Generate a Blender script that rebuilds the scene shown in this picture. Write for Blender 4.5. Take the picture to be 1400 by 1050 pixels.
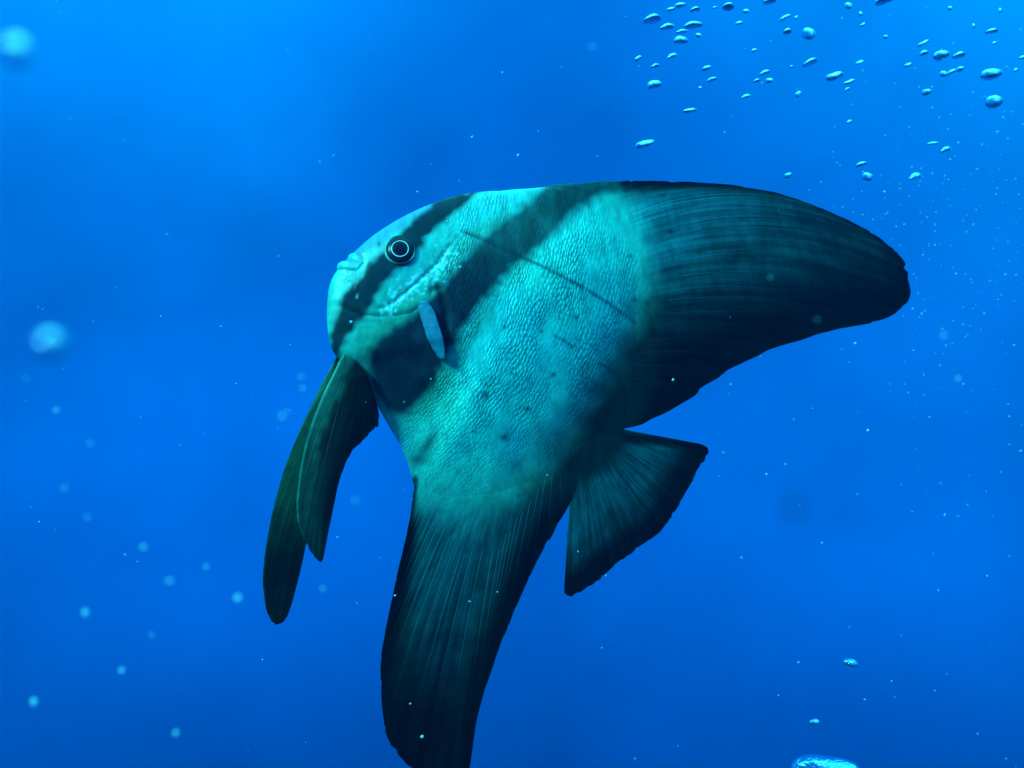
import bpy, bmesh, math, random
import numpy as np
from mathutils import Vector, Matrix

random.seed(26)
rng = np.random.default_rng(26)
for o in list(bpy.data.objects):
    bpy.data.objects.remove(o)
S = bpy.context.scene
C = S.collection

# ------------------------------------------------------------------ camera
FPX, CX, CY = 1212.44, 700.0, 525.0          # focal length in photo pixels (60 degree lens), image centre
cam = bpy.data.cameras.new('camera')
cam.sensor_width = 36.0
cam.lens = 36.0 * FPX / 1400.0
cam.clip_start, cam.clip_end = 0.02, 500.0
cam.dof.use_dof = True
cam.dof.focus_distance = 1.10
cam.dof.aperture_fstop = 8.0
cam_o = bpy.data.objects.new('camera', cam)
C.objects.link(cam_o)
cam_o.rotation_euler = (math.radians(90), 0, 0)
S.camera = cam_o

# ------------------------------------------------------------------ world: light of the open sea
W = bpy.data.worlds.new('World')
S.world = W
W.use_nodes = True
nt = W.node_tree
nt.nodes.clear()
def N(tree, typ, **kw):
    n = tree.nodes.new(typ)
    for k, v in kw.items():
        setattr(n, k, v)
    return n
def mth(tree, op, a, b=None, clamp=False):
    n = N(tree, 'ShaderNodeMath', operation=op, use_clamp=clamp)
    for i, x in enumerate((a, b)):
        if x is None: continue
        if isinstance(x, (int, float)): n.inputs[i].default_value = x
        else: tree.links.new(x, n.inputs[i])
    return n.outputs[0]
tc = N(nt, 'ShaderNodeTexCoord')
sep = N(nt, 'ShaderNodeSeparateXYZ')
nt.links.new(tc.outputs['Generated'], sep.inputs[0])
def lobe(d, c0, amt):
    d = Vector(d).normalized()
    v = N(nt, 'ShaderNodeVectorMath', operation='DOT_PRODUCT')
    nt.links.new(tc.outputs['Generated'], v.inputs[0])
    v.inputs[1].default_value = d
    m = N(nt, 'ShaderNodeMapRange', interpolation_type='SMOOTHERSTEP')
    nt.links.new(v.outputs['Value'], m.inputs[0])
    m.inputs[1].default_value = c0
    m.inputs[2].default_value = 1.0
    m.inputs[3].default_value = 0.0
    m.inputs[4].default_value = amt
    return m.outputs[0]
z = sep.outputs['Z']
z = mth(nt, 'ADD', z, lobe((-0.55, 1, 0.50), 0.80, 0.17))
z = mth(nt, 'ADD', z, lobe((0.68, 1, 0.24), 0.80, 0.27))
z = mth(nt, 'SUBTRACT', z, lobe((0.15, 1, 0.33), 0.90, 0.15))
glow = mth(nt, 'ADD', lobe((-0.30, 1, -0.13), 0.955, 0.26), lobe((0.30, 1, -0.14), 0.93, 0.16))
noi = N(nt, 'ShaderNodeTexNoise')
noi.inputs['Scale'].default_value = 5.0
noi.inputs['Detail'].default_value = 2.5
noi.inputs['Roughness'].default_value = 0.45
nt.links.new(tc.outputs['Generated'], noi.inputs['Vector'])
z = mth(nt, 'ADD', z, mth(nt, 'MULTIPLY', mth(nt, 'SUBTRACT', noi.outputs['Fac'], 0.5), 0.12))
noi2 = N(nt, 'ShaderNodeTexNoise')
noi2.inputs['Scale'].default_value = 8.0
noi2.inputs['Detail'].default_value = 4.0
noi2.inputs['Roughness'].default_value = 0.5
nt.links.new(tc.outputs['Generated'], noi2.inputs['Vector'])
glow = mth(nt, 'ADD', glow, mth(nt, 'MULTIPLY', mth(nt, 'SUBTRACT', noi2.outputs['Fac'], 0.5), 0.45))
ramp = N(nt, 'ShaderNodeValToRGB')
nt.links.new(mth(nt, 'ADD', mth(nt, 'MULTIPLY', z, 0.5), 0.5), ramp.inputs[0])
cr = ramp.color_ramp
cr.interpolation = 'EASE' if False else 'LINEAR'
stops = [(-1.0, (0, .004, .03)), (-.62, (0, .022, .15)), (-.40, (0, .068, .39)), (-.20, (0, .108, .57)), (-.02, (0, .132, .66)), (.22, (0, .135, .64)),
         (.34, (0, .175, .76)), (.46, (0, .25, .93)), (.58, (0, .36, 1.12)), (.75, (.03, 1.2, 2.0)), (1.0, (.2, 2.6, 2.9))]
cr.elements[0].position, cr.elements[1].position = 0.0, 1.0
for zz, c in stops[1:-1]:
    cr.elements.new(zz * .5 + .5)
for e, (zz, c) in zip(cr.elements, stops):
    e.position = zz * .5 + .5
    e.color = (c[0] / 3, c[1] / 3, c[2] / 3, 1)
bg = N(nt, 'ShaderNodeBackground')
nt.links.new(mth(nt, 'MULTIPLY', mth(nt, 'ADD', glow, 1.0), 3.0), bg.inputs['Strength'])
nt.links.new(ramp.outputs[0], bg.inputs['Color'])
nt.links.new(bg.outputs[0], N(nt, 'ShaderNodeOutputWorld').inputs['Surface'])

# ------------------------------------------------------------------ sun, filtered blue-green by the water above
sun = bpy.data.lights.new('sun', 'SUN')
sun.energy = 5.0
sun.angle = math.radians(12)
sun.color = (0.10, 0.95, 0.97)
sun_o = bpy.data.objects.new('sun', sun)
C.objects.link(sun_o)
SUN_DIR = Vector((-0.63, -0.61, 0.53)).normalized()      # from the fish towards the sun
sun_o.rotation_euler = SUN_DIR.to_track_quat('Z', 'Y').to_euler()
sun_o.location = SUN_DIR * 30

vs = S.view_settings
vs.view_transform = 'Standard'
vs.look = 'None'
vs.exposure, vs.gamma = 0.0, 1.0
S.render.engine = 'CYCLES'
S.cycles.use_denoising = True
S.cycles.max_bounces = 8

# ------------------------------------------------------------------ helpers
def mesh_obj(name, verts, faces, mat, parent=None, cols=None, smooth=True, extra=None):
    me = bpy.data.meshes.new(name)
    me.from_pydata([tuple(v) for v in verts], [], [tuple(int(i) for i in f) for f in faces])
    if cols is not None:
        a = me.attributes.new('pigment', 'FLOAT_COLOR', 'POINT')
        c4 = np.ones((len(verts), 4), np.float32)
        c4[:, :3] = cols
        a.data.foreach_set('color', c4.ravel())
    for k, v in (extra or {}).items():
        v = np.asarray(v, np.float32)
        if v.ndim == 1:
            a = me.attributes.new(k, 'FLOAT', 'POINT')
            a.data.foreach_set('value', v)
        else:
            a = me.attributes.new(k, 'FLOAT_VECTOR', 'POINT')
            a.data.foreach_set('vector', v.ravel())
    if smooth:
        me.polygons.foreach_set('use_smooth', [True] * len(me.polygons))
    me.materials.append(mat)
    me.update()
    o = bpy.data.objects.new(name, me)
    C.objects.link(o)
    if parent: o.parent = parent
    return o
def tag(o, label=None, cat=None, group=None, kind=None):
    if label: o['label'] = label
    if cat: o['category'] = cat
    if group: o['group'] = group
    if kind: o['kind'] = kind
    return o
def sstep(a, b, x):
    t = np.clip((np.asarray(x, float) - a) / (b - a), 0, 1)
    return t * t * (3 - 2 * t)
def at(px, py, depth):
    return Vector(((px - CX) / FPX * depth, depth, (CY - py) / FPX * depth))
def seg_dist(P, line):
    """distance of the points P (n,2) to a polyline, and the position 0..1 along it"""
    L = np.asarray(line, float)
    best = np.full(len(P), 1e9); along = np.zeros(len(P))
    ln = np.r_[0, np.cumsum(np.hypot(*np.diff(L, axis=0).T))]
    for i in range(len(L) - 1):
        a, b = L[i], L[i + 1]
        ab = b - a
        t = np.clip(((P - a) @ ab) / (ab @ ab), 0, 1)
        d = np.hypot(*(P - a - t[:, None] * ab).T)
        m = d < best
        best[m] = d[m]; along[m] = (ln[i] + t[m] * (ln[i + 1] - ln[i])) / ln[-1]
    return best, along
def poly_sd(P, poly):
    """signed distance to a closed polygon, negative inside"""
    L = np.asarray(poly, float)
    d, _ = seg_dist(P, np.vstack([L, L[:1]]))
    ins = np.zeros(len(P), bool)
    j = len(L) - 1
    for i in range(len(L)):
        xi, yi = L[i]; xj, yj = L[j]
        if yi != yj:
            ins ^= ((yi > P[:, 1]) != (yj > P[:, 1])) & (P[:, 0] < (xj - xi) * (P[:, 1] - yi) / (yj - yi) + xi)
        j = i
    return np.where(ins, -d, d)
def vnoise(P, scale, seed=0):
    """smooth value noise in 2D, about -1..1"""
    r = np.random.default_rng(seed)
    T = r.uniform(-1, 1, (64, 64))
    q = np.asarray(P, float) / scale
    i = np.floor(q).astype(int); f = q - i
    f = f * f * (3 - 2 * f)
    g = lambda a, b: T[(i[:, 0] + a) % 64, (i[:, 1] + b) % 64]
    return (g(0, 0) * (1 - f[:, 0]) + g(1, 0) * f[:, 0]) * (1 - f[:, 1]) + (g(0, 1) * (1 - f[:, 0]) + g(1, 1) * f[:, 0]) * f[:, 1]

# ------------------------------------------------------------------ materials
def principled(name, rough=.5, spec=.4):
    m = bpy.data.materials.new(name)
    m.use_nodes = True
    t = m.node_tree
    b = t.nodes['Principled BSDF']
    b.inputs['Roughness'].default_value = rough
    b.inputs['Specular IOR Level'].default_value = spec
    return m, t, b
def attr(t, name, out='Color'):
    return N(t, 'ShaderNodeAttribute', attribute_name=name).outputs[out]
def mixc(t, mode, fac, a, b):
    n = N(t, 'ShaderNodeMix', data_type='RGBA', blend_type=mode)
    for s, x in ((0, fac), (6, a), (7, b)):
        if isinstance(x, (int, float)): n.inputs[s].default_value = x
        elif isinstance(x, tuple): n.inputs[s].default_value = x
        else: t.links.new(x, n.inputs[s])
    return n.outputs[2]
def rampf(t, fac, p0, p1, v0, v1):
    n = N(t, 'ShaderNodeMapRange', interpolation_type='SMOOTHSTEP')
    t.links.new(fac, n.inputs[0])
    for i, v in enumerate((p0, p1, v0, v1)): n.inputs[i + 1].default_value = v
    return n.outputs[0]
def noise(t, vec, scale, detail=3, rough=.5):
    n = N(t, 'ShaderNodeTexNoise')
    n.inputs['Scale'].default_value = scale
    n.inputs['Detail'].default_value = detail
    n.inputs['Roughness'].default_value = rough
    if vec is not None: t.links.new(vec, n.inputs['Vector'])
    return n

def make_skin():
    """fish skin: scales on the flank, giving way to streaked membrane where the attribute fin_amt rises"""
    m, t, b = principled('batfish_skin', .42, .5)
    sc = attr(t, 'scale_co', 'Vector')                   # along the body / across it, in scale rows
    fc = attr(t, 'fin_co', 'Vector')                     # x = along the ray, y = across the rays
    amt, fam = attr(t, 'scaly', 'Fac'), attr(t, 'fin_amt', 'Fac')
    wob = noise(t, sc, .11, 3)
    add = N(t, 'ShaderNodeVectorMath', operation='MULTIPLY_ADD')
    t.links.new(wob.outputs['Color'], add.inputs[0])
    add.inputs[1].default_value = (4.5, 4.5, 0)
    t.links.new(sc, add.inputs[2])
    vor = N(t, 'ShaderNodeTexVoronoi', feature='F1', voronoi_dimensions='2D')
    vor.inputs['Scale'].default_value = 1.0
    vor.inputs['Randomness'].default_value = .5
    t.links.new(add.outputs[0], vor.inputs['Vector'])
    dome = rampf(t, vor.outputs['Distance'], .05, .62, 1, 0)
    fine = noise(t, sc, .9, 4, .6)
    patch = noise(t, sc, .06, 4, .65)
    amt2 = mth(t, 'MULTIPLY', amt, rampf(t, patch.outputs['Fac'], .36, .60, .08, 1))
    mp = N(t, 'ShaderNodeMapping')
    mp.inputs['Scale'].default_value = (2.0, 52, 1)
    t.links.new(fc, mp.inputs['Vector'])
    st = noise(t, mp.outputs[0], 1.0, 4, .6)
    h = mth(t, 'ADD', mth(t, 'MULTIPLY', dome, amt2), mth(t, 'MULTIPLY', fine.outputs['Fac'], .25))
    h = mth(t, 'ADD', h, mth(t, 'MULTIPLY', mth(t, 'MULTIPLY', st.outputs['Fac'], fam), 1.0))
    bmp = N(t, 'ShaderNodeBump')
    bmp.inputs['Strength'].default_value = .85
    bmp.inputs['Distance'].default_value = .0010
    t.links.new(h, bmp.inputs['Height'])
    t.links.new(bmp.outputs[0], b.inputs['Normal'])
    pig = attr(t, 'pigment')
    # each scale carries a silvery centre and a dusky rim; mottling over it
    rim = mth(t, 'MULTIPLY', rampf(t, vor.outputs['Distance'], .28, .62, 0, .65), amt2)
    col = mixc(t, 'MULTIPLY', rim, pig, (.25, .45, .5, 1))
    mot = noise(t, sc, .28, 5, .65)
    mm = rampf(t, mot.outputs['Fac'], .3, .7, .72, 1.22)
    streak = rampf(t, st.outputs['Fac'], .3, .72, -.5, .55)
    mm = mth(t, 'MULTIPLY', mm, mth(t, 'ADD', mth(t, 'MULTIPLY', streak, fam), 1.0))
    vm = N(t, 'ShaderNodeVectorMath', operation='SCALE')
    t.links.new(col, vm.inputs[0]); t.links.new(mm, vm.inputs['Scale'])
    t.links.new(vm.outputs[0], b.inputs['Base Color'])
    t.links.new(rampf(t, fine.outputs['Fac'], .3, .7, .34, .55), b.inputs['Roughness'])
    sg = N(t, 'ShaderNodeSeparateColor')                 # silvery skin shines, black pigment hardly does
    t.links.new(pig, sg.inputs[0])
    t.links.new(mth(t, 'MULTIPLY', rampf(t, sg.outputs['Green'], .02, .35, .12, .85), rampf(t, fam, 0, 1, 1, .6)), b.inputs['Specular IOR Level'])
    return m
def plain(name, col, rough=.4, spec=.5, bump=0, scale=200):
    m, t, b = principled(name, rough, spec)
    tcn = N(t, 'ShaderNodeTexCoord')
    n = noise(t, tcn.outputs['Object'], scale, 3)
    c2 = tuple(x * .72 for x in col)
    t.links.new(mixc(t, 'MIX', rampf(t, n.outputs['Fac'], .35, .65, 0, 1), (*col, 1), (*c2, 1)), b.inputs['Base Color'])
    if bump:
        bm = N(t, 'ShaderNodeBump')
        bm.inputs['Strength'].default_value = bump
        bm.inputs['Distance'].default_value = .0008
        t.links.new(n.outputs['Fac'], bm.inputs['Height'])
        t.links.new(bm.outputs[0], b.inputs['Normal'])
    return m
M_SKIN = make_skin()
def make_ray():
    m, t, b = principled('fin_ray_bone', .45, .4)
    t.links.new(attr(t, 'pigment'), b.inputs['Base Color'])
    return m
M_RAY = make_ray()

# ------------------------------------------------------------------ the fish
YAW = math.radians(18)                       # the head is turned towards the camera
FC = at(690, 440, 1.16)                      # centre of the fish
UX = np.array([math.cos(YAW), math.sin(YAW), 0.0])      # along the fish's plane
NN = np.array([-math.sin(YAW), math.cos(YAW), 0.0])     # out of the far flank
FCn = np.array(FC)
def plane(P, n0=0.0):
    """photo pixels -> fish coordinates (u, v) on the sheet n = n0 of the fish's own plane"""
    P = np.asarray(P, float)
    d = np.stack([(P[:, 0] - CX) / FPX, np.ones(len(P)), (CY - P[:, 1]) / FPX], 1)
    s = (FCn @ NN + n0) / (d @ NN)
    w = d * s[:, None] - FCn
    return np.stack([w @ UX, w[:, 2]], 1)
def pix(u, n, v):
    w = FCn + np.outer(u, UX) + np.outer(n, NN) + np.outer(v, [0, 0, 1.0])
    return np.stack([CX + FPX * w[:, 0] / w[:, 1], CY - FPX * w[:, 2] / w[:, 1]], 1)

def soft(x, d=70.0): return .5 * (x + np.sqrt(x * x + d * d))
def nmid(P):
    """the fish bends: its middle sheet curves away from the camera towards the tail and the tips of the tall fins"""
    return .00020 * soft(P[:, 0] - 835 + .12 * (P[:, 1] - 420)) + .00013 * soft(P[:, 1] - 665 + .1 * (P[:, 0] - 650)) - .001
fish = bpy.data.objects.new('batfish', None)
C.objects.link(fish)
fish.location = FC
fish.rotation_euler = (0, 0, YAW)
tag(fish, 'silvery green batfish with dark vertical bars and tall trailing fins', 'fish')

# body outline without the fins
OUT = [(468, 362), (474, 353), (483, 346), (493, 337), (505, 326), (530, 309), (560, 292), (590, 279), (620, 269), (648, 263.5), (685, 261.5),
       (722, 258.5), (752, 256), (790, 260), (830, 272), (858, 298), (876, 345), (885, 400), (886, 450), (878, 505), (864, 555), (852, 588),
       (848, 606), (832, 622), (812, 634), (798, 642), (770, 660), (720, 682), (660, 696), (605, 694), (577, 684), (566, 667), (561, 638), (547, 606),
       (527, 573), (507, 536), (492, 508), (478, 496), (459, 492), (451, 470), (447, 440), (448, 408), (450, 388), (457, 374)]
uv0 = plane(OUT)
c0 = plane([(680, 450)])[0]
d0 = uv0 - c0
th = np.arctan2(d0[:, 1], d0[:, 0]); rr = np.hypot(d0[:, 0], d0[:, 1])
o_ = np.argsort(th); th, rr = th[o_], rr[o_]
NT, NR = 420, 170
TH = np.linspace(-math.pi, math.pi, NT, endpoint=False)
R = np.interp(TH, np.r_[th - 2 * math.pi, th, th + 2 * math.pi], np.r_[rr, rr, rr])
k_ = np.exp(-.5 * (np.arange(-9, 10) / 2.6) ** 2); k_ /= k_.sum()
R = np.convolve(np.r_[R[-9:], R, R[:9]], k_, 'valid')
rad = np.linspace(0, 1, NR + 1)[1:]
rad = 1 - (1 - rad) ** 1.25                  # rings closer together at the rim
RG, TG = np.meshgrid(rad, np.arange(NT), indexing='ij')
U = (c0[0] + RG * R[TG] * np.cos(TH[TG])).ravel()
V = (c0[1] + RG * R[TG] * np.sin(TH[TG])).ravel()
U = np.r_[c0[0], U]; V = np.r_[c0[1], V]; RR = np.r_[0, RG.ravel()]
Praw = pix(U, np.zeros(len(U)), V)
MID = nmid(Praw)
_d = np.stack([(Praw[:, 0] - CX) / FPX, np.ones(len(U)), (CY - Praw[:, 1]) / FPX], 1)
_w = _d * ((FCn @ NN + MID) / (_d @ NN))[:, None] - FCn
U, V = _w @ UX, _w[:, 2]
# axis running from the mouth to the tail, 0..1, and height across it
A0, A1 = np.array([462., 362.]), np.array([850., 612.])
AX = (A1 - A0) / np.linalg.norm(A1 - A0); AY = np.array([AX[1], -AX[0]])
ax_ = (Praw - A0) @ AX / np.linalg.norm(A1 - A0)
# flank thickness: blunt full head, wedge-like towards the fin bases and the tail
front = 1 - sstep(.05, .55, ax_)
thick = .050 * (1 - .45 * sstep(.30, 1.05, ax_))
g_ = 1 - (RR / .86) ** 2
G1 = (1 - .86 ** -2) + math.hypot(1 - .86 ** -2, .30)
Tn = thick * (front * np.clip(1 - RR ** 2, 0, 1) ** .52 + (1 - front) * .5 * (g_ + np.sqrt(g_ * g_ + .30 ** 2) - G1))
# creases and swellings of the head, measured on the near flank
Pn = pix(U, MID - Tn, V)
def crease(line, w, depth):
    d, a = seg_dist(Pn, line)
    return depth * np.exp(-(d / w) ** 2) * sstep(0, .06, a) * (1 - sstep(.94, 1, a))
def bump_at(x, y, rx, ry, h):
    return h * np.exp(-((Pn[:, 0] - x) / rx) ** 2 - ((Pn[:, 1] - y) / ry) ** 2)
env = sstep(0, .012, 1 - RR)
PREOP = [(618, 330), (600, 358), (580, 378), (560, 396), (540, 412), (522, 421), (508, 421)]
OPER = [(459, 415), (472, 421), (492, 429), (515, 431), (540, 431), (562, 427), (578, 416)]
D = np.zeros(len(U))
D -= crease(PREOP, 3.0, .0016)
D -= crease(OPER, 2.0, .0010)
dd, _ = seg_dist(Pn, OPER)
D += .0008 * np.exp(-((dd - 7) / 6) ** 2) * (Pn[:, 1] < np.interp(Pn[:, 0], [q[0] for q in OPER], [q[1] for q in OPER]))
D -= crease([(585, 400), (604, 395), (612, 425), (610, 455), (607, 488)], 6, .003)       # gill opening behind the pectoral
D += bump_at(547, 342, 30, 27, .0035)                                                    # brow round the eye
D -= crease([(489, 344), (497, 352), (497, 362), (489, 369)], 2.2, .0018)                # fold behind the upper lip
D -= crease([(467, 376), (474, 386), (486, 393)], 2.2, .0016)                            # fold of the lower jaw
D += bump_at(470, 368, 9, 13, .0022)
D -= crease([(484, 404), (496, 414), (512, 422)], 2.0, .0009)
D += .0010 * vnoise(Pn, 34, 3) * sstep(.02, .2, 1 - RR)
for i, y in enumerate((437, 441, 446, 451)):
    D -= crease([(486 + i * 2, y), (520, y + 1), (556 - i * 7, y - 2)], 1.2, .0005)      # folds of the throat
Tn = np.maximum(Tn + D * env, 0)
Pn = pix(U, MID - Tn, V)

# --- pigment of the skin, with some light and shade painted in
SILVER = np.array([.020, .55, .47]); GREENISH = np.array([.018, .52, .34])
BARC = np.array([.007, .030, .042]); BARG = np.array([.012, .105, .085])
BAR1 = [(600, 272), (668, 254), (640, 279), (612, 301), (588, 323), (570, 346), (547, 366), (529, 384), (516, 404), (504, 420), (488, 437), (477, 459),
        (467, 490), (456, 492), (451, 470), (453, 441), (459, 425), (469, 407), (485, 386), (501, 366), (520, 345), (545, 323), (566, 305)]
BAR2 = [(752, 246), (722, 275), (692, 298), (662, 319), (637, 346), (614, 371), (600, 392), (583, 408), (563, 425), (541, 441), (520, 456), (506, 472),
        (499, 490), (501, 512), (510, 540), (526, 564), (546, 573), (574, 557), (591, 535), (606, 505), (621, 480), (641, 449), (666, 414), (691, 384),
        (716, 360), (741, 339), (766, 317), (791, 294), (813, 277), (840, 262), (870, 246)]
def skin_colour(P):
    Q = P + np.stack([vnoise(P, 9, 5), vnoise(P, 9, 6)], 1) * 3 + np.stack([vnoise(P, 31, 15), vnoise(P, 31, 16)], 1) * 3
    n1 = vnoise(P, 60, 8); n2 = vnoise(P, 22, 9)
    low = sstep(540, 660, P[:, 1] * .8 + (700 - P[:, 0]) * .25)
    warm = np.clip(.35 + .5 * n1 + .9 * (1 - sstep(30, 130, np.hypot(P[:, 0] - 500, P[:, 1] - 465))), 0, 1)
    col = SILVER[None] * (1 - warm[:, None]) + GREENISH[None] * warm[:, None]
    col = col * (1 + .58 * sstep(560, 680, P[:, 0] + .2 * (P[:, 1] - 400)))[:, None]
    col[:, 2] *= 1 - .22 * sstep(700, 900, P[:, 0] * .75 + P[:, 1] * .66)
    # dusky hind body and lower flank, with the light's falloff painted in
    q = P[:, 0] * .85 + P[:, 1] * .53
    dus_falloff = sstep(900, 1000, q + 9 * n2)[:, None]
    col = col * (1 - dus_falloff) + np.array([.004, .022, .018])[None] * dus_falloff
    dus_falloff2 = (.72 * sstep(605, 715, P[:, 1] - .1 * (P[:, 0] - 560) + 6 * n2))[:, None]
    col = col * (1 - dus_falloff2) + np.array([.005, .05, .045])[None] * dus_falloff2
    s2e = poly_sd(P, BAR2)
    fr = (.7 * np.exp(-((s2e - 6) / 11) ** 2) * (1 - sstep(640, 760, P[:, 0])))[:, None]     # green fringe of the bar
    col = col * (1 - fr) + np.array([.014, .36, .17])[None] * fr
    ed = (.9 * (1 - sstep(2, 8, seg_dist(P, [(567, 655), (563, 690), (555, 735), (548, 760)])[0])))[:, None]   # black front edge of the anal fin
    col = col * (1 - ed) + np.array([.003, .006, .006])[None] * ed
    d, al = seg_dist(P, [(478, 352), (495, 337), (530, 311), (560, 294), (592, 280)])          # blue water light on the forehead, painted into the skin colour
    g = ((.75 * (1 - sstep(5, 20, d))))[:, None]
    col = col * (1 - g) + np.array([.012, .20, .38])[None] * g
    # dark bars
    s1 = poly_sd(Q, BAR1); s2 = poly_sd(Q, BAR2)
    k1 = 1 - sstep(-6, 6, s1); k2 = 1 - sstep(-13, 9, s2)
    up = 1 - sstep(290, 420, P[:, 1] + .35 * (700 - P[:, 0]))            # the second bar is paler near the back
    b2 = BARC[None] * (1 - up[:, None]) + BARG[None] * up[:, None]
    b2 = b2 * (1 + .35 * n2[:, None])
    col = col * (1 - k2[:, None]) + b2 * k2[:, None]
    col = col * (1 - .96 * k1[:, None]) + np.array([.003, .012, .028])[None] * .96 * k1[:, None]
    def stain(x, y, rx, ry, k, rot=0):
        nonlocal col
        c, s = math.cos(rot), math.sin(rot)
        dx, dy = P[:, 0] - x, P[:, 1] - y
        g = k * np.exp(-((dx * c + dy * s) / rx) ** 2 - ((-dx * s + dy * c) / ry) ** 2)
        col = col * (1 - g[:, None]) + BARC[None] * g[:, None]
    d, al = seg_dist(P, [(597, 390), (604, 420), (606, 450), (604, 486)])                         # shade inside the gill slit, painted dark
    g = (.85 * np.exp(-(d / 5) ** 2))[:, None]
    col = col * (1 - g) + np.array([.004, .010, .02])[None] * g
    stain(518, 334, 3, 4, .8)
    stain(586, 606, 30, 9, .85, -1.0)
    stain(572, 628, 12, 9, .7)
    for x, y, r in ((757, 512, 4), (788, 434, 3.5), (740, 453, 3), (690, 447, 3), (664, 541, 6), (640, 430, 2.5), (648, 590, 3), (708, 678, 3),
                    (690, 598, 6), (776, 646, 3), (722, 560, 4), (884, 414, 3.5), (868, 410, 4), (862, 350, 3)):
        stain(x, y, r, r * .8, .8)
    # long dark scratch along the flank and a broken one below it
    for line, w, k in (([(632, 316), (665, 330), (700, 346), (745, 366), (790, 389), (830, 413), (868, 440)], 2.6, .82),
                       ([(640, 316), (668, 327), (705, 343)], 1.4, .5), ([(759, 459), (770, 465), (782, 473)], 2.2, .75),
                       ([(820, 497), (828, 501), (836, 509)], 3, .75), ([(851, 518), (858, 526)], 3, .5)):
        d, al = seg_dist(P + n2[:, None] * 1.2, line)
        g = k * np.exp(-(d / w) ** 2) * (.8 + .3 * vnoise(P, 9, 31))
        g = np.clip(g, 0, 1)
        col = col * (1 - g[:, None]) + BARC[None] * 1.3 * g[:, None]
    d, al = seg_dist(P, OPER); g = .6 * np.exp(-(d / 1.2) ** 2) * sstep(0, .2, al); col = col * (1 - g[:, None])
    d, al = seg_dist(P, PREOP); g = .45 * np.exp(-(d / 1.5) ** 2); col = col * (1 - g[:, None])
    # chin pores, and the cheek's speckled highlights painted as pale spots
    for x, y in ((466, 364), (467, 371), (471, 377), (478, 374), (478, 389), (488, 405)):
        g = .9 * np.exp(-((P[:, 0] - x) ** 2 + (P[:, 1] - y) ** 2) / 3.2)
        col = col * (1 - g[:, None]) + np.array([.3, .8, .75])[None] * g[:, None]
    r = np.random.default_rng(4)
    for _ in range(190):
        tt = r.uniform(); x0 = 525 + tt * 95 + r.normal(0, 5); y0 = 418 - tt * 75 + r.normal(0, 9) + 5
        rad_ = r.uniform(1.0, 1.9)
        m = (abs(P[:, 0] - x0) < 7) & (abs(P[:, 1] - y0) < 7)
        if m.any():
            g = .9 * np.exp(-((P[m, 0] - x0) ** 2 + (P[m, 1] - y0) ** 2) / rad_ ** 2)
            col[m] = col[m] * (1 - g[:, None]) + np.array([.3, .98, .92])[None] * g[:, None]
    return np.clip(col, .004, 1), k1, k2
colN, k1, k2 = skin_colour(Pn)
# scales: none on the snout and lips, weak on the bars, full on the flank
h_ = (Pn - A0) @ AY
ROWA, ROWB = 4.8, 6.6
def scale_fields(P):
    """how scaly the skin is at each photo pixel, and the scale-row coordinates there"""
    k1_ = 1 - sstep(-4, 5, poly_sd(P, BAR1)); k2_ = 1 - sstep(-7, 6, poly_sd(P, BAR2))
    hh = (P - A0) @ AY; aa = (P - A0) @ AX
    sc = sstep(70, 190, aa + .25 * hh) * (1 - .5 * k2_) * (1 - .9 * k1_)
    sc *= 1 - .7 * sstep(480, 620, P[:, 1] + .3 * (P[:, 0] - 700))
    sc *= 1 - sstep(-75, 35, poly_sd(P, OUT) + 14 * vnoise(P, 24, 40)) * sstep(150, 330, aa + .2 * hh)
    dg, _ = seg_dist(P, [(590, 390), (604, 420), (606, 450), (604, 486)])
    sc *= 1 - np.exp(-(dg / 16) ** 2)
    su = aa + .0009 * hh * hh
    return sc, np.stack([su / ROWA, hh / ROWB + .5 * su / ROWA, np.zeros(len(P))], 1)
scaly, scv = scale_fields(Pn)

nv = len(U)
near = np.stack([U, MID - Tn, V], 1); far = np.stack([U, MID + Tn, V], 1)
rim0 = 1 + (NR - 1) * NT                      # the last ring is shared by both flanks
faces = []
j = np.arange(NT); j2 = (j + 1) % NT
for jj in range(NT):
    faces.append((0, 1 + jj, 1 + (jj + 1) % NT))
for i in range(NR - 1):
    a = 1 + i * NT
    b = a + NT
    faces.extend(zip(a + j, b + j, b + j2, a + j2))
def farid(i): return np.where(i >= rim0, i, i + nv)
ff = []
for f in faces:
    g = [int(x) if x >= rim0 else int(x) + nv for x in f]
    ff.append(tuple(reversed(g)))
allv = np.vstack([near, far[:rim0]])
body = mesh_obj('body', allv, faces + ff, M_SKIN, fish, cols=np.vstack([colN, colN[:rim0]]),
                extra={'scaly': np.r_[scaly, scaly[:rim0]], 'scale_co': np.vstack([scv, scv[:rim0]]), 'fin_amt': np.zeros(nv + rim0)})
def on_flank(x, y):
    """point and outward normal of the near flank seen at a photo pixel, in fish coordinates"""
    d = np.hypot(Pn[:, 0] - x, Pn[:, 1] - y)
    i = np.argsort(d)[:160]
    A = np.c_[U[i], V[i], np.ones(160)]
    k, *_ = np.linalg.lstsq(A, MID[i] - Tn[i], rcond=None)
    p = near[i[:8]].mean(0)
    n = np.array([k[0], -1, k[1]]); n /= np.linalg.norm(n)
    return Vector(p), Vector(n)

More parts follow.
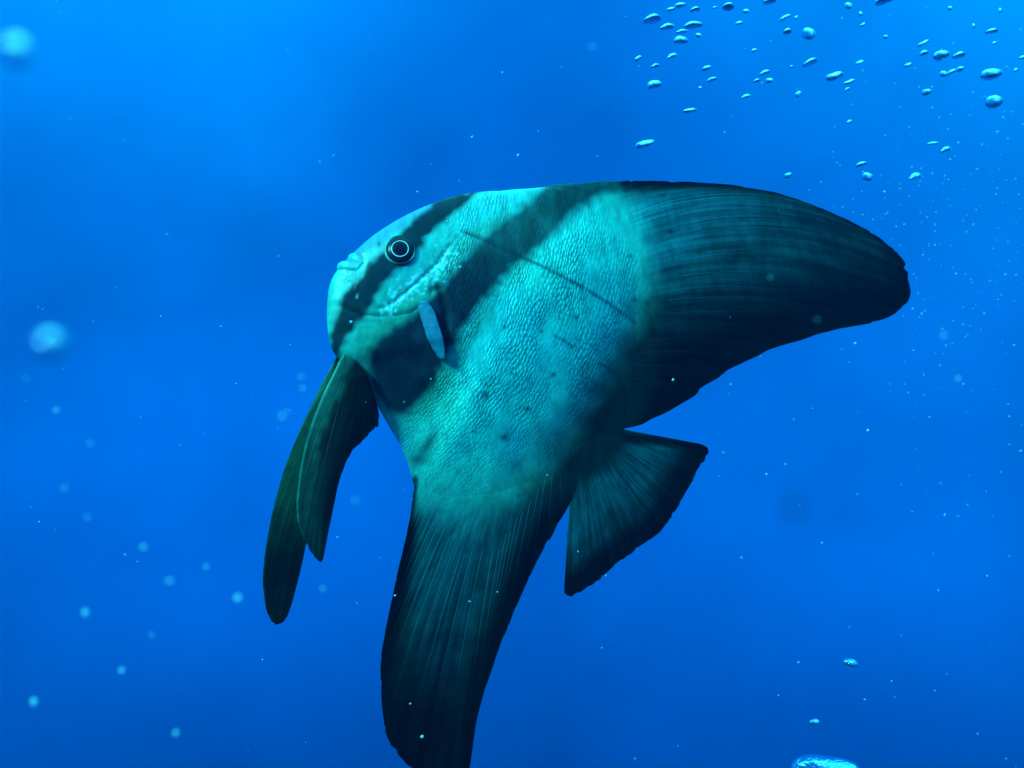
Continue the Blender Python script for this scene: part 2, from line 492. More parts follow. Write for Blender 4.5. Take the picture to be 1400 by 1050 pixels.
# --- fins: rays run from a base line to an outer line
def smooth_line(pts, n, sig=4):
    pts = np.asarray(pts, float)
    w = np.linspace(0, 1, n)
    out = np.stack([np.interp(w, pts[:, 0], pts[:, 1]), np.interp(w, pts[:, 0], pts[:, 2])], 1)
    k = np.exp(-.5 * (np.arange(-12, 13) / sig) ** 2); k /= k.sum()
    for c in (0, 1):
        v = out[:, c]
        pad = np.r_[2 * v[0] - v[12:0:-1], v, 2 * v[-1] - v[-2:-14:-1]]
        out[:, c] = np.convolve(pad, k, 'valid')
    return w, out
def fin(name, base, outer, colour, n_of, n_rays, root_t=.0035, edge_t=.0004, nW=180, nS=70, bow=0.0, ragged=1.2, seed=1, label=None,
        ray_r=.0007, ray_gain=1.5, ray_s=(.03, .93), blend=0, sink=.82):
    w, B = smooth_line(base, nW)
    if blend: B = np.array([680., 450.]) + (B - np.array([680., 450.])) * sink
    _, O = smooth_line(outer, nW, 2.5)
    r = np.random.default_rng(seed)
    # torn, uneven free edge
    dirv = O - B; ln = np.hypot(*dirv.T)[:, None] + 1e-6
    jag = vnoise(np.stack([w * 400, w * 0], 1), 5, seed) * .6 + vnoise(np.stack([w * 400, w * 0 + 9], 1), 14, seed + 1)
    jag = jag * (.55 + 1.1 * sstep(.55, .75, w)) - .8 * np.maximum(vnoise(np.stack([w * 400, w * 0 + 30], 1), 3, seed + 5) - .55, 0) * 4
    O = O + dirv / ln * (jag * ragged * np.minimum(1, ln[:, 0] / 40))[:, None]
    s = np.linspace(0, 1, nS)
    perp = np.stack([-dirv[:, 1], dirv[:, 0]], 1)
    bw = bow(w) if callable(bow) else np.full(nW, bow)
    P = B[:, None] * (1 - s)[None, :, None] + O[:, None] * s[None, :, None] + (perp * bw[:, None])[:, None] * (4 * s * (1 - s))[None, :, None]
    P = P.reshape(-1, 2)
    WW, SS = np.meshgrid(w, s, indexing='ij'); WW, SS = WW.ravel(), SS.ravel()
    n = n_of(P)
    uv = np.zeros((len(P), 2))
    d = np.stack([(P[:, 0] - CX) / FPX, np.ones(len(P)), (CY - P[:, 1]) / FPX], 1)
    q = (FCn @ NN + n) / (d @ NN)
    wd = d * q[:, None] - FCn
    u, v = wd @ UX, wd[:, 2]
    half = root_t * (1 - SS) ** 1.6 * sstep(-.02, .10, SS) + edge_t
    half = half * np.minimum(1, .15 + 12 * np.minimum(WW, 1 - WW))
    col = colour(P, WW, SS)
    kb = np.ones((len(P), 1))
    if blend:
        kb = sstep(-12, blend, poly_sd(P, OUT) + 6 * vnoise(P, 14, 17))[:, None]
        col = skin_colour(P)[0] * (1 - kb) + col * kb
    sq, sqc = scale_fields(P)
    if not blend: sq = sq * 0
    nearv = np.stack([u, n - half, v], 1); farv = np.stack([u, n + half, v], 1)
    nvv = len(u)
    idx = np.arange(nvv).reshape(nW, nS)
    f = []
    a, b, c, e = idx[:-1, :-1].ravel(), idx[1:, :-1].ravel(), idx[1:, 1:].ravel(), idx[:-1, 1:].ravel()
    f += list(zip(a, b, c, e)); f += list(zip(e + nvv, c + nvv, b + nvv, a + nvv))
    loop = np.r_[idx[:, 0], idx[-1, 1:], idx[-2::-1, -1], idx[0, -2:0:-1]]
    l2 = np.roll(loop, -1)
    f += list(zip(loop, loop + nvv, l2 + nvv, l2))
    fc = np.stack([SS, WW, np.zeros(nvv)], 1)
    o = mesh_obj(name, np.vstack([nearv, farv]), f, M_SKIN, fish, cols=np.vstack([col, col]),
                 extra={'fin_co': np.vstack([fc, fc]), 'fin_amt': np.r_[kb[:, 0], kb[:, 0]], 'scaly': np.r_[sq, sq], 'scale_co': np.vstack([sqc, sqc])})
    if label: o['label'] = label
    # the rays, each a slender tapering rod that stands proud of the membrane on both faces
    G = lambda arr: arr.reshape(nW, nS)
    gu, gn, gv, gh = G(u), G(n), G(v), G(half)
    gc = col.reshape(nW, nS, 3)
    for kk in range(n_rays):
        wi = (kk + .7 + r.uniform(-.12, .12)) / (n_rays + .4) * (nW - 1)
        i0 = int(np.clip(round(wi), 1, nW - 2))
        s0, s1 = ray_s[0] + r.uniform(0, .03), ray_s[1] - r.uniform(0, .12)
        js = np.unique(np.linspace(s0 * (nS - 1), s1 * (nS - 1), 20).astype(int))
        pts = np.stack([gu[i0, js], gn[i0, js], gv[i0, js]], 1)
        hh = gh[i0, js]
        tt = np.linspace(0, 1, len(js))
        wide = ray_r * (1 - .65 * tt)
        tan = np.gradient(pts, axis=0); tan /= np.linalg.norm(tan, axis=1)[:, None] + 1e-9
        side = np.cross(tan, [0, 1.0, 0]); side /= np.linalg.norm(side, axis=1)[:, None] + 1e-9
        vv, ccl = [], []
        for q_, (p, sd, wd_, h1) in enumerate(zip(pts, side, wide, hh)):
            for ang in range(6):
                aa = ang * math.pi / 3
                vv.append(p + sd * wd_ * math.cos(aa) + np.array([0, 1, 0]) * (h1 * .9 + sstep(0, .2, tt[q_]) * (h1 * .1 + wd_ * .55 * (1 - tt[q_]) + .00008)) * math.sin(aa))
                ccl.append(np.maximum(gc[i0, js[q_]], np.minimum(gc[i0, js[q_]] * (1 + (ray_gain - 1) * (1 - sstep(.55, 1, tt[q_]))), .22)))
        fr = []
        for q_ in range(len(js) - 1):
            for ang in range(6):
                a2 = (ang + 1) % 6
                fr.append((q_ * 6 + ang, q_ * 6 + a2, q_ * 6 + 6 + a2, q_ * 6 + 6 + ang))
        fr.append(tuple(range(5, -1, -1))); fr.append(tuple(range(len(vv) - 6, len(vv))))
        mesh_obj('fin_ray', vv, fr, M_RAY, o, cols=np.array(ccl))
    return o

TEAL = np.array([.016, .46, .42]); BLACK = np.array([.003, .005, .006])
def mixp(k, dark=BLACK, light=TEAL):
    k = np.clip(k, 0, 1)[:, None]
    return dark[None] * (1 - k) + light[None] * k

def dorsal_col(P, w, s):
    k = .62 * (1 - sstep(-.05, .42, s)) + .30 * (1 - sstep(.25, .95, s)) + .075
    k *= 1 - .75 * sstep(.50, .82, w)
    edge = sstep(.88, .99, s) * (w < .75) * .9
    k *= 1 - edge
    tr = sstep(.70, .90, w + .12 * sstep(.3, 1, s)) * sstep(.05, .35, s + .3 * w)
    k *= 1 - .95 * tr
    front = 1 - sstep(247, 268, P[:, 1] + .06 * np.maximum(900 - P[:, 0], 0) - .03 * np.maximum(P[:, 0] - 900, 0))
    k *= 1 - .8 * front
    sp = np.zeros(len(P))
    for x, y, r in ((916, 317, 5), (955, 345, 5), (1000, 359, 6), (884, 414, 5), (1014, 300, 5), (905, 267, 6), (1030, 430, 7)):
        sp = np.maximum(sp, np.exp(-((P[:, 0] - x) / r) ** 2 - ((P[:, 1] - y) / (r * .5)) ** 2))
    return mixp(k * (1 - .7 * sp) * (1 + .25 * vnoise(P, 25, 2)))
fin('dorsal_fin',
    [(0, 738, 268), (.2, 790, 270), (.4, 835, 280), (.55, 862, 296), (.62, 872, 322), (.69, 877, 362), (.74, 878, 400), (.8, 874, 440), (.86, 866, 480), (.93, 856, 530), (1, 844, 580)],
    [(0, 742, 256), (.03, 770, 251), (.07, 820, 248.5), (.13, 880, 247.5), (.19, 945, 248.5), (.26, 1000, 252), (.33, 1060, 263), (.40, 1110, 279),
     (.48, 1165, 303), (.55, 1205, 327), (.61, 1230, 348), (.66, 1243, 372), (.69, 1247, 392), (.715, 1240, 416), (.745, 1215, 434), (.78, 1180, 444),
     (.82, 1120, 455), (.86, 1060, 475), (.90, 1000, 505), (.94, 945, 543), (.975, 895, 574), (1, 850, 587)],
    dorsal_col, lambda P: nmid(P) + .002 * np.sin(P[:, 1] / 16) * sstep(900, 1150, P[:, 0]), 38, bow=lambda w: -.10 * (1 - sstep(.62, .95, w)) * sstep(.1, .45, w) - .02,
    root_t=.0012, ragged=3.2, seed=11, nW=240, nS=110, ray_gain=1.9, ray_s=(.13, .8), blend=38)

def anal_col(P, w, s):
    k = .34 * (1 - sstep(.0, .35, s)) + .20 * (1 - sstep(.35, .85, s)) + .02
    k *= 1 - .55 * sstep(.25, .75, w)
    lead = 1 - sstep(8, 26, seg_dist(P, [(566, 660), (556, 705), (548, 760), (535, 810), (525, 860), (519, 905), (522, 960), (527, 1005), (560, 1050)])[0])
    trail = 1 - sstep(12, 58, seg_dist(P, [(798, 645), (765, 710), (735, 765), (710, 815), (688, 870), (662, 940), (650, 985), (640, 1070)])[0])
    k *= (1 - .93 * lead) * (1 - .97 * trail)
    k *= 1 - .9 * sstep(930, 1010, P[:, 1] + .5 * (600 - P[:, 0]))
    return mixp(k * (1 + .25 * vnoise(P, 25, 4)))
fin('anal_fin',
    [(0, 574, 655), (.2, 612, 672), (.4, 660, 676), (.6, 712, 664), (.8, 760, 644), (1, 792, 626)],
    [(0, 566, 664), (.05, 563, 690), (.10, 555, 735), (.16, 542, 790), (.22, 530, 845), (.28, 520, 900), (.33, 521, 950), (.38, 526, 1002), (.42, 540, 1030),
     (.46, 562, 1050), (.52, 605, 1080), (.58, 638, 1078), (.64, 645, 1030), (.68, 651, 985), (.73, 664, 938), (.78, 688, 872), (.83, 711, 815),
     (.88, 737, 763), (.93, 765, 710), (.97, 786, 672), (1, 799, 644)],
    anal_col, lambda P: nmid(P) + .0022 * np.sin(P[:, 0] / 17 + P[:, 1] / 60) * sstep(690, 900, P[:, 1]), 26, bow=lambda w: .03 * (1 - w), root_t=.0012, ragged=3.0, seed=21,
    nW=220, nS=110, ray_gain=3.0, ray_r=.0008, ray_s=(.2, .93), blend=45)

def tail_col(P, w, s):
    k = .10 + .10 * sstep(.2, .45, s)
    m = 1 - sstep(18, 62, seg_dist(P, [(975, 616), (955, 640), (940, 665), (925, 695), (905, 725), (880, 742), (850, 765), (815, 795), (772, 822)])[0])
    k *= (1 - .97 * m)
    top = 1 - sstep(3, 12, seg_dist(P, [(850, 599), (905, 602), (970, 607)])[0])
    k *= 1 - .9 * top
    k *= 1 - .55 * np.exp(-((s - .22) / .12) ** 2)
    return mixp(k * (1 + .3 * vnoise(P, 20, 6)))
fin('tail_fin',
    [(0, 838, 600), (.5, 822, 614), (1, 796, 632)],
    [(0, 850, 598), (.03, 872, 601), (.07, 910, 603), (.12, 948, 604.5), (.16, 966, 609), (.19, 970.5, 617), (.24, 955, 641), (.32, 940, 668), (.40, 926, 696),
     (.47, 906, 724), (.54, 881, 743), (.62, 850, 765), (.70, 817, 794), (.77, 791, 811), (.82, 775, 817), (.85, 769.5, 806), (.89, 778, 772),
     (.93, 791, 735), (.96, 799, 700), (.98, 803, 665), (1, 802, 640)],
    tail_col, lambda P: nmid(P) + .002 * np.sin(((P - A0) @ AY) / 18), 17, root_t=.0016, ragged=1.6, seed=31, nW=200, nS=80, ray_gain=1.9, ray_s=(.35, .75), blend=25, sink=.84)

LEAD_N = [(462, 497), (450, 524), (433, 560), (419, 600), (410, 645), (405, 690), (407, 716), (420, 748)]
LEAD_F = [(455, 500), (441, 530), (420, 568), (402, 606), (386, 648), (372, 700), (363, 748), (358.5, 790), (361, 822)]
def pelvic_col_near(P, w, s):
    d, al = seg_dist(P, LEAD_N)
    k = .24 * (1 - sstep(9, 27, d + 5 * vnoise(P, 12, 71))) * (1 - .85 * sstep(560, 680, P[:, 1])) + .004
    k += .04 * np.exp(-((d - 22) / 14) ** 2) * sstep(600, 680, P[:, 1])
    k += .55 * np.exp(-(d / 2.2) ** 2) * (1 - sstep(.6, 1, al))
    k += .25 * (1 - sstep(484, 502, P[:, 1]))
    return mixp(k, light=np.array([.02, .44, .27]))
def pelvic_col_far(P, w, s):
    d, al = seg_dist(P, LEAD_F)
    k = .20 * (1 - sstep(640, 770, P[:, 1] + 8 * vnoise(P, 15, 72))) + .012 + .10 * np.exp(-(d / 2.0) ** 2)
    return mixp(k, light=np.array([.02, .44, .20]))
fin('pelvic_fin',
    [(0, 470, 484), (.4, 480, 488), (1, 502, 512)],
    [(0, 462, 497), (.05, 450, 524), (.12, 433, 560), (.20, 419, 600), (.28, 410, 645), (.36, 405, 690), (.42, 407, 716), (.47, 417, 742), (.52, 429, 761), (.56, 438, 771),
     (.59, 442, 766), (.63, 446, 742), (.67, 452, 712), (.71, 458, 684), (.75, 463, 658), (.79, 473, 630), (.83, 488, 608), (.88, 508, 592), (.92, 519, 577),
     (.96, 518, 558), (1, 506, 522)],
    pelvic_col_near, lambda P: -.016 - .020 * sstep(490, 800, P[:, 1]) + .003 * np.sin((P[:, 0] + P[:, 1] * .35) / 14) * sstep(500, 600, P[:, 1]), 7, bow=lambda w: .03 * np.ones_like(w), root_t=.003, ragged=1.6, seed=41,
    ray_gain=1.7, label='near pelvic fin, dark with a green front edge')
fin('pelvic_fin',
    [(0, 460, 486), (.4, 466, 490), (1, 478, 500)],
    [(0, 455, 500), (.06, 441, 530), (.14, 420, 568), (.22, 402, 606), (.30, 386, 648), (.38, 372, 700), (.45, 363, 748), (.51, 358.5, 790), (.56, 361, 822), (.60, 367, 844),
     (.63, 376, 856), (.66, 385, 852), (.69, 393, 846), (.73, 401, 818), (.78, 409, 788), (.83, 418, 748), (.88, 426, 700), (.93, 440, 620), (1, 470, 520)],
    pelvic_col_far, lambda P: .014 + .020 * sstep(490, 850, P[:, 1]), 6, bow=lambda w: .02 * np.ones_like(w), root_t=.003, ragged=1.4, seed=51, ray_gain=1.5)

# --- pectoral fin: narrow, folded, pale blue, standing off the flank behind the gill cover
def pectoral():
    m = plain('pale_fin', (.02, .24, .34), .5, .4, .3, 120)
    mid = [(577, 412), (583, 428), (588, 445), (593, 462), (598, 478), (602, 491)]
    wid = [7, 9, 9, 9, 6.5, 2.5]
    nS_, nW_ = 40, 14
    s = np.linspace(0, 1, nS_)
    t_ = np.linspace(0, 1, len(mid))
    cx = np.interp(s, t_, [q[0] for q in mid]); cy = np.interp(s, t_, [q[1] for q in mid]); ww = np.interp(s, t_, wid)
    ww = ww * np.minimum(1, .6 + 4 * s)
    vv = []
    for side in (0, 1):
        for i in range(nS_):
            p, n = on_flank(cx[i], cy[i])
            lift = .001 + .007 * math.sin(s[i] * 1.6)
            for k in range(nW_):
                f = k / (nW_ - 1) * 2 - 1
                # pixels across the blade become a sideways move in the fish's plane; the blade cups outwards
                dx = f * ww[i] * 1.0e-3
                off = lift + .004 * f + .002 * (1 - f * f) + (0.0004 if side else -.0004)
                q = Vector((p.x + dx, p.y, p.z)) + Vector((0, -1, 0)) * off + Vector((.006 * s[i] * 0, 0, 0))
                vv.append(q)
    h = nS_ * nW_
    f = []
    for i in range(nS_ - 1):
        for k in range(nW_ - 1):
            a = i * nW_ + k
            f.append((a, a + 1, a + nW_ + 1, a + nW_)); f.append((h + a, h + a + nW_, h + a + nW_ + 1, h + a + 1))
    idx = np.arange(h).reshape(nS_, nW_)
    loop = np.r_[idx[0], idx[1:, -1], idx[-1, -2::-1], idx[-2:0:-1, 0]]
    l2 = np.roll(loop, -1)
    f += [(a, a + h, b + h, b) for a, b in zip(loop, l2)]
    o = mesh_obj('pectoral_fin', vv, f, m, fish)
    o['label'] = 'small pale blue pectoral fin folded against the flank'
    return o
pectoral()

# --- eyes, one on each flank
M_IRIS = plain('dark_iris', (.004, .014, .026), .3, .25)
M_PUPIL = plain('pupil', (.004, .006, .02), .25, .25)
M_RING = plain('pale_iris_ring', (.92, .95, .95), .35, .6)
M_LID = plain('eye_rim_skin', (.012, .13, .13), .35, .6, .2)
def lathe(profile, seg=64):
    vv, f = [], []
    for r, h in profile:
        for k in range(seg):
            a = 2 * math.pi * k / seg
            vv.append((r * math.cos(a), r * math.sin(a), h))
    for i in range(len(profile) - 1):
        for k in range(seg):
            k2_ = (k + 1) % seg
            f.append((i * seg + k, i * seg + k2_, (i + 1) * seg + k2_, (i + 1) * seg + k))
    return vv, f
def eye(p, n, name_label):
    S_ = .00090
    rot = n.to_track_quat('Z', 'Y').to_matrix().to_4x4()
    Mx = Matrix.Translation(p - n * .004) @ rot
    R_ = 19.5 * S_
    dome = lambda r: .0030 + .0062 * math.sqrt(max(0, 1 - (r / R_) ** 2))
    prof = [(R_ * math.sin(a), 0) for a in np.linspace(math.pi / 2, 0.001, 24)]
    prof = [(R_, -.006)] + [(r, dome(r)) for r, _ in prof]
    vv, f = lathe(prof)
    e = mesh_obj('eye', [Mx @ Vector(v) for v in vv], f, M_IRIS, fish)
    rp = 11.2 * S_
    # pale ring round the pupil
    tor = []
    for a in np.linspace(0, 2 * math.pi, 9)[:-1]:
        tor.append((rp + .0007 * math.cos(a), dome(rp) + .0006 * math.sin(a)))
    tor.append(tor[0])
    vv, f = lathe(tor, 80)
    vv = [(x * (1 + .012 * math.sin(3 * i)), y, z_) for i, (x, y, z_) in enumerate(vv)]
    mesh_obj('iris_ring', [Mx @ Vector(v) for v in vv], f, M_RING, e)
    pr = [(rp * math.sin(a), 0) for a in np.linspace(math.pi / 2, .001, 16)]
    vv, f = lathe([(r * .985, dome(r) + .0003) for r, _ in pr])
    mesh_obj('pupil', [Mx @ Vector(v) for v in vv], f, M_PUPIL, e)
    # thin fleshy rim round the orbit
    lid = [(R_ * 1.00 + .0022 * math.cos(a), .0026 + .0022 * math.sin(a)) for a in np.linspace(0, 2 * math.pi, 13)]
    vv, f = lathe(lid, 72)
    vv = [Mx @ Vector(v) for v in vv]
    cr_ = []
    for v in vv:
        w3 = FCn + v.x * UX + v.y * NN + v.z * np.array([0, 0, 1.0])
        a3 = math.atan2(v.z - p.z, v.x - p.x)
        k = .75 * math.exp(-((abs(a3) - 2.75) / .55) ** 2) + .6 * math.exp(-((a3 + .45) / .4) ** 2)  # pale crescents: highlights of the rim painted in by angle
        cr_.append(np.array([.008, .04, .05]) * (1 - k) + np.array([.10, .55, .42]) * k)
    mesh_obj('eye_rim', vv, f, M_SKIN, e, cols=np.array(cr_), extra={'scaly': np.zeros(len(vv)), 'scale_co': np.array([tuple(v) for v in vv]) * 900, 'fin_amt': np.zeros(len(vv))})
ep, en = on_flank(547, 342)
en = (en + Vector((-.10, -.25, .05))).normalized()
eye(ep, en, 'near')
eye(Vector((ep.x, -ep.y, ep.z)), Vector((en.x, -en.y, en.z)), 'far')

# --- lips: two soft rolls that meet at the corner of the mouth on either side
def lip(name, pts, rads):
    """pts: half of the roll from the midline to the mouth corner as photo pixels and distance off the middle plane"""
    half = []
    for (x, y, n) in pts:
        q = plane([(x, y)], -n)[0]
        half.append(np.array([q[0], -n, q[1]]))
    full = [np.array([a[0], -a[1], a[2]]) for a in half[:0:-1]] + half
    rr_ = list(rads[:0:-1]) + list(rads)
    full = np.array(full); rr_ = np.array(rr_)
    tt = np.linspace(0, 1, len(full)); t2 = np.linspace(0, 1, 41)
    P = np.stack([np.interp(t2, tt, full[:, c]) for c in range(3)], 1)
    for _ in range(3):
        P[1:-1] = (P[:-2] + 2 * P[1:-1] + P[2:]) / 4
    rv = np.interp(t2, tt, rr_)
    tan = np.gradient(P, axis=0); tan /= np.linalg.norm(tan, axis=1)[:, None]
    vv, f, pc = [], [], []
    for p, t1, r1 in zip(P, tan, rv):
        a = np.cross(t1, [0, 0, 1.0]); a /= np.linalg.norm(a); b = np.cross(a, t1)
        for k in range(16):
            an = k * math.pi / 8
            vv.append(p + r1 * (a * math.cos(an) + b * math.sin(an)))
    for i in range(len(P) - 1):
        for k in range(16):
            k2_ = (k + 1) % 16
            f.append((i * 16 + k, i * 16 + k2_, i * 16 + 16 + k2_, i * 16 + 16 + k))
    f.append(tuple(range(16))); f.append(tuple(range(len(vv) - 1, len(vv) - 17, -1)))
    vv = np.array(vv)
    col = np.tile(SILVER * .95, (len(vv), 1))
    return mesh_obj(name, vv, f, M_SKIN, fish, cols=col, extra={'scaly': np.zeros(len(vv)), 'scale_co': vv * 900, 'fin_amt': np.zeros(len(vv))})
lip('upper_lip', [(482, 353, 0), (484, 353, .005), (489, 356, .011), (495, 361, .0150), (498, 366, .0150)], [.0060, .0061, .0053, .0042, .0022])
lip('lower_lip', [(469, 366, 0), (471, 365, .005), (478, 366, .011), (486, 369, .0145), (496, 370, .0145)], [.0077, .0077, .0066, .0048, .0024])

# ------------------------------------------------------------------ air bubbles
def make_bubble_material():
    m = bpy.data.materials.new('air_bubble')
    m.use_nodes = True
    t = m.node_tree
    t.nodes.clear()
    g = N(t, 'ShaderNodeBsdfGlass')
    g.inputs['IOR'].default_value = .75
    g.inputs['Roughness'].default_value = .03
    g.inputs['Color'].default_value = (.97, 1, 1, 1)
    tcn = N(t, 'ShaderNodeTexCoord')
    n = noise(t, tcn.outputs['Object'], 2.2, 2)
    b = N(t, 'ShaderNodeBump')
    b.inputs['Strength'].default_value = .12
    b.inputs['Distance'].default_value = .1
    t.links.new(n.outputs['Fac'], b.inputs['Height'])
    t.links.new(b.outputs[0], g.inputs['Normal'])
    t.links.new(g.outputs[0], N(t, 'ShaderNodeOutputMaterial').inputs['Surface'])
    return m
M_BUB = make_bubble_material()
def bubble_mesh(seed, cap=0.0, lump=1.0):
    r = random.Random(seed)
    bm = bmesh.new()
    bmesh.ops.create_icosphere(bm, subdivisions=4, radius=1)
    ph = [r.uniform(0, 6.28) for _ in range(6)]
    for v in bm.verts:
        x, y, z_ = v.co
        k = 1 + lump * (.09 * math.sin(2.1 * x + ph[0]) + .07 * math.sin(2.6 * y + 1.7 * x + ph[1]) + .05 * math.sin(4.3 * x + 2 * z_ + ph[2]))
        v.co = (x * k, y * k, z_ * k)
        if z_ < 0: v.co.z *= 1 - cap                     # flatter underside
        v.co.z += lump * .14 * math.sin(1.9 * x + ph[3])
    me = bpy.data.meshes.new('bubble')
    bm.to_mesh(me); bm.free()
    me.polygons.foreach_set('use_smooth', [True] * len(me.polygons))
    me.materials.append(M_BUB)
    return me
BM = [bubble_mesh(i, c) for i, c in enumerate((.55, .7, .6, .45, .75, .3))]
ROUND = bubble_mesh(90, .15, .15)
def bubble(px, py, w, h, depth, label, group=None, tilt=None, me=None):
    o = bpy.data.objects.new('bubble', me or random.choice(BM))
    C.objects.link(o)
    o.location = at(px, py, depth)
    m = depth / FPX * (1.15 if depth > 1 else 1)
    o.scale = (w / 2 * m, w / 2 * m * random.uniform(.85, 1.1), h / 2 * m)
    o.rotation_euler = (random.uniform(-.15, .15), math.radians(-12) + random.uniform(-.2, .2) if tilt is None else tilt, random.uniform(0, 6.28) * 0)
    return tag(o, label, 'bubble', group)
STREAM = [(891, 28, 22, 10), (930, 8, 15, 6), (918, 13, 11, 5), (950, 14, 12, 6), (995, 10, 14, 7), (977, 11, 5, 4), (1052, 2, 16, 8), (911, 38, 18, 9),
          (947, 36, 22, 10), (931, 44, 15, 6), (955, 49, 8, 6), (930, 57, 17, 13), (1010, 33, 9, 6), (1020, 16, 8, 6), (1073, 26, 15, 7), (1089, 24, 5, 5),
          (1076, 44, 10, 7), (1106, 48, 16, 17), (873, 80, 10, 6), (918, 78, 13, 8), (895, 91, 11, 6), (894, 118, 18, 14), (966, 94, 13, 6), (973, 110, 13, 6),
          (957, 121, 5, 4), (1031, 70, 7, 6), (1045, 101, 15, 7), (1052, 111, 10, 7), (1034, 111, 8, 5), (1019, 133, 12, 7), (1107, 87, 19, 8), (1092, 129, 8, 9),
          (1082, 92, 4, 5), (944, 152, 17, 7), (882, 198, 26, 11), (1160, 9, 10, 9), (1209, 1, 22, 13), (1299, 12, 6, 6), (1180, 34, 7, 5), (1177, 21, 5, 8),
          (1211, 51, 6, 5), (1263, 59, 14, 6), (1263, 74, 10, 8), (1287, 77, 20, 11), (1310, 77, 15, 8), (1175, 87, 10, 6), (1242, 89, 9, 6), (1142, 105, 21, 12),
          (1162, 112, 14, 6), (1158, 123, 8, 5), (1290, 102, 10, 8), (1301, 100, 12, 7), (1313, 95, 10, 6), (1267, 127, 12, 8), (1355, 44, 14, 7), (1359, 60, 6, 5),
          (1331, 37, 5, 8), (1367, 16, 5, 8), (1355, 103, 26, 14), (1359, 141, 20, 16), (1389, 97, 6, 6), (1397, 80, 8, 6), (1161, 168, 8, 6), (1275, 197, 14, 6),
          (1292, 206, 13, 9), (1078, 240, 9, 8), (1177, 226, 14, 8), (1186, 243, 14, 12), (1250, 243, 15, 11)]
for (x, y, w, h) in STREAM:
    kind_ = 'tiny roundish' if w < 9.5 else ('small oval' if w < 15.5 else 'broad flattened dark-bellied')
    bubble(x, y, w, h, random.uniform(1.25, 1.75), kind_ + ' air bubble rising in the stream above the dorsal fin', 'bubbles of the rising stream')
bubble(1162, 907, 19, 11, 1.1, 'lone small oval bubble below the tail fin, above a smaller one', tilt=.15)
bubble(1113, 988, 13, 8, 1.1, 'tiny bubble between the lone oval bubble and the broad bubble cap', tilt=-.1)
bubble(1130, 1054, 78, 36, 1.1, 'broad domed bubble rising below the tail fin', tilt=.05, me=bubble_mesh(77, .4))
bubble(1094, 1045, 12, 6, 1.1, 'tiny bubble clinging to the side of the broad domed bubble', tilt=-.2)
bubble(22, 71, 38, 42, .115, 'large blurred bubble floating out of focus in the paler upper water', tilt=0, me=ROUND)
bubble(67, 472, 44, 38, .115, 'large blurred oval bubble drifting out of focus ahead of the mouth', tilt=-.2, me=ROUND)

# ------------------------------------------------------------------ suspended particles
def make_speck_material():
    m = bpy.data.materials.new('marine_snow')
    m.use_nodes = True
    t = m.node_tree
    t.nodes.clear()
    tcn = N(t, 'ShaderNodeTexCoord')
    n = noise(t, tcn.outputs['Object'], 9, 2)
    c = mixc(t, 'MIX', n.outputs['Fac'], (.35, .80, .85, 1), (.7, .95, .95, 1))
    d, tr, mx = N(t, 'ShaderNodeBsdfDiffuse'), N(t, 'ShaderNodeBsdfTranslucent'), N(t, 'ShaderNodeMixShader')
    t.links.new(c, d.inputs[0]); t.links.new(c, tr.inputs[0])
    mx.inputs[0].default_value = .4
    t.links.new(d.outputs[0], mx.inputs[1]); t.links.new(tr.outputs[0], mx.inputs[2])
    t.links.new(mx.outputs[0], N(t, 'ShaderNodeOutputMaterial').inputs['Surface'])
    return m
M_SPECK = make_speck_material()
def speck_mesh(seed, sub=2):
    r = random.Random(seed)
    bm = bmesh.new()
    bmesh.ops.create_icosphere(bm, subdivisions=sub, radius=1)
    ph = [r.uniform(0, 6.28) for _ in range(3)]
    for v in bm.verts:
        k = 1 + .28 * math.sin(3 * v.co.x + ph[0]) + .2 * math.sin(3.7 * v.co.y + ph[1]) + .15 * math.sin(4 * v.co.z + ph[2])
        v.co = v.co * k
    me = bpy.data.meshes.new('suspended_particle')
    bm.to_mesh(me); bm.free()
    me.polygons.foreach_set('use_smooth', [True] * len(me.polygons))
    me.materials.append(M_SPECK)
    return me
SM = [speck_mesh(i) for i in range(4)]
def speck(px, py, size, depth, label, group=None, stretch=1.0):
    o = bpy.data.objects.new('suspended_particle', random.choice(SM))
    C.objects.link(o)
    o.location = at(px, py, depth)
    m = depth / FPX * size / 2
    o.scale = (m, m, m * stretch)
    o.rotation_euler = tuple(random.uniform(0, 3) for _ in range(3))
    return tag(o, label, 'particle', group)

FLECKS = [(393, 563, 7), (386, 569, 9), (412, 515, 7), (414, 531, 7), (77, 561, 9), (124, 606, 7), (88, 667, 8), (118, 838, 13), (166, 917, 10), (47, 959, 15),
          (232, 794, 11), (325, 817, 11), (240, 1002, 10), (197, 748, 12), (208, 868, 7), (282, 775, 9), (120, 707, 7), (1053, 379, 4.5), (1117, 437, 4), (486, 684, 7),
          (442, 805, 8), (36, 518, 6), (810, 64, 9), (1290, 458, 8), (1310, 517, 8)]
for (x, y, sz) in FLECKS:
    speck(x, y, sz * .55, random.uniform(.25, .32), 'soft blurred fleck of drifting plankton between the lens and the fish', 'blurred flecks of plankton', random.uniform(.8, 1.4))
for (x, y, sz) in ((612, 303, 5), (920, 519, 5), (642, 822, 4), (561, 962, 5), (577, 1007, 6), (589, 518, 4), (571, 262, 5), (1187, 588, 6), (1169, 469, 6), (1048, 648, 6),
                   (708, 212, 5), (645, 187, 5), (687, 99, 5), (540, 814, 5), (480, 440, 6)):
    speck(x, y, sz * .5, .9, 'small sharp bright speck drifting close in front of the fish', 'sharp specks near the fish', 1.2)

M_DARK = plain('dark_fleck', (.01, .03, .04), .7, .2)
_o = speck(1085, 694, 17, .09, 'dark out-of-focus fleck drifting under the trailing dorsal fin')
_o.data = SM[0].copy(); _o.data.materials[0] = M_DARK

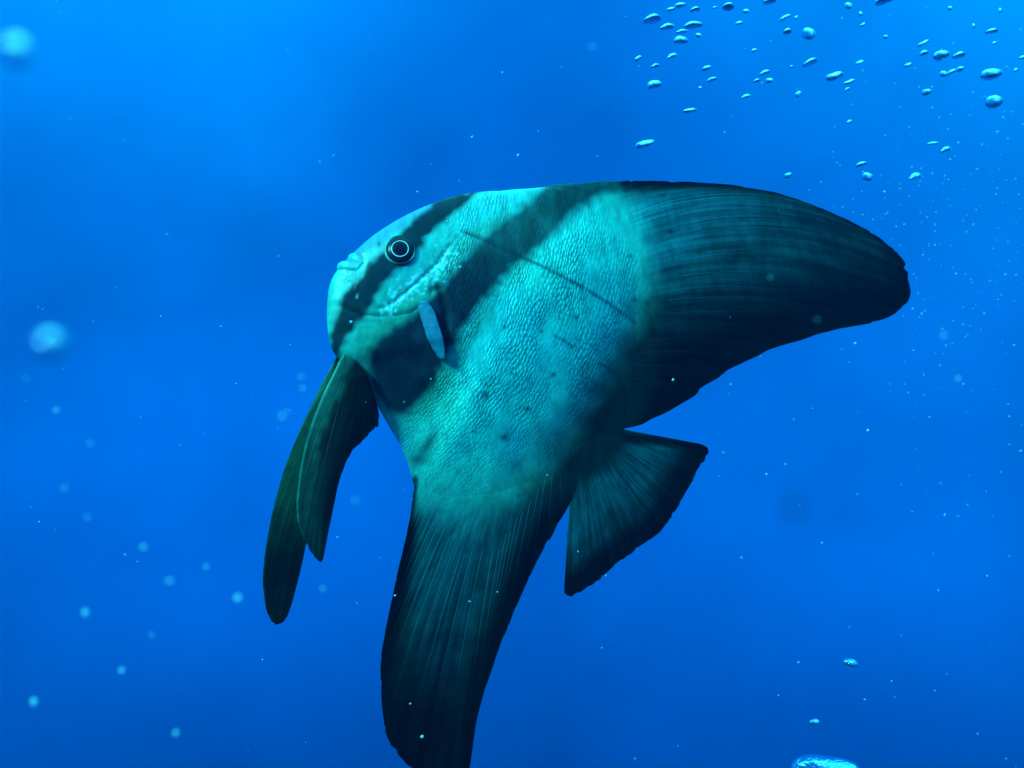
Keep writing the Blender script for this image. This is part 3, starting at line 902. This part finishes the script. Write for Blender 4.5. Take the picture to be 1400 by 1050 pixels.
# fine marine snow: uncountable, one object, spread through the water in front of, beside and behind the fish
def snow():
    ico = bmesh.new()
    bmesh.ops.create_icosphere(ico, subdivisions=1, radius=1)
    bv = np.array([v.co[:] for v in ico.verts]); bf = np.array([[v.index for v in f.verts] for f in ico.faces])
    ico.free()
    vs_, fs_ = [], []
    k = 0
    def put(x, y, d, size, el):
        nonlocal k
        m = d / FPX * size / 2
        A = np.linalg.qr(rng.normal(size=(3, 3)))[0]
        v = (bv * (1 + rng.uniform(-.3, .3, (len(bv), 1)))) * [m, m * .8, m * el] @ A.T + np.array(at(x, y, d))
        vs_.append(v); fs_.append(bf + k * len(bv)); k += 1
    for _ in range(380):                                 # everywhere
        d = rng.uniform(.55, 3.2)
        put(rng.uniform(-500, 1900), rng.uniform(-350, 1400), d, rng.uniform(.8, 2.6), rng.uniform(.8, 1.6))
    for _ in range(420):                                 # thicker drift beside the dorsal fin
        x, y = rng.normal(1330, 130), rng.normal(300, 160)
        d = rng.uniform(1.5, 3.0)
        put(x, y, d, rng.uniform(.7, 2.3), rng.uniform(.8, 2.2))
    o = mesh_obj('marine_snow', np.vstack(vs_), np.vstack(fs_), M_SPECK)
    tag(o, 'fine pale specks of marine snow drifting in the blue water', 'particles', kind='stuff')
snow()

# ------------------------------------------------------------------ the water itself: an even, faintly scattering volume round the whole scene
def water():
    m = bpy.data.materials.new('sea_water')
    m.use_nodes = True
    t = m.node_tree
    t.nodes.clear()
    v = N(t, 'ShaderNodeVolumePrincipled')
    v.inputs['Color'].default_value = (.02, .30, .80, 1)
    v.inputs['Density'].default_value = .02
    v.inputs['Anisotropy'].default_value = .3
    t.links.new(v.outputs[0], N(t, 'ShaderNodeOutputMaterial').inputs['Volume'])
    x0, x1, y0, y1, z0, z1 = -4, 4, -2.5, 5.0, -3.2, 3.2
    vv = [(x, y, z_) for x in (x0, x1) for y in (y0, y1) for z_ in (z0, z1)]
    f = [(0, 1, 3, 2), (4, 6, 7, 5), (0, 4, 5, 1), (2, 3, 7, 6), (0, 2, 6, 4), (1, 5, 7, 3)]
    o = mesh_obj('haze', vv, f, m, smooth=False)
    tag(o, 'clear blue sea water filling the scene', 'water', kind='stuff')
water()
S.cycles.volume_bounces = 2
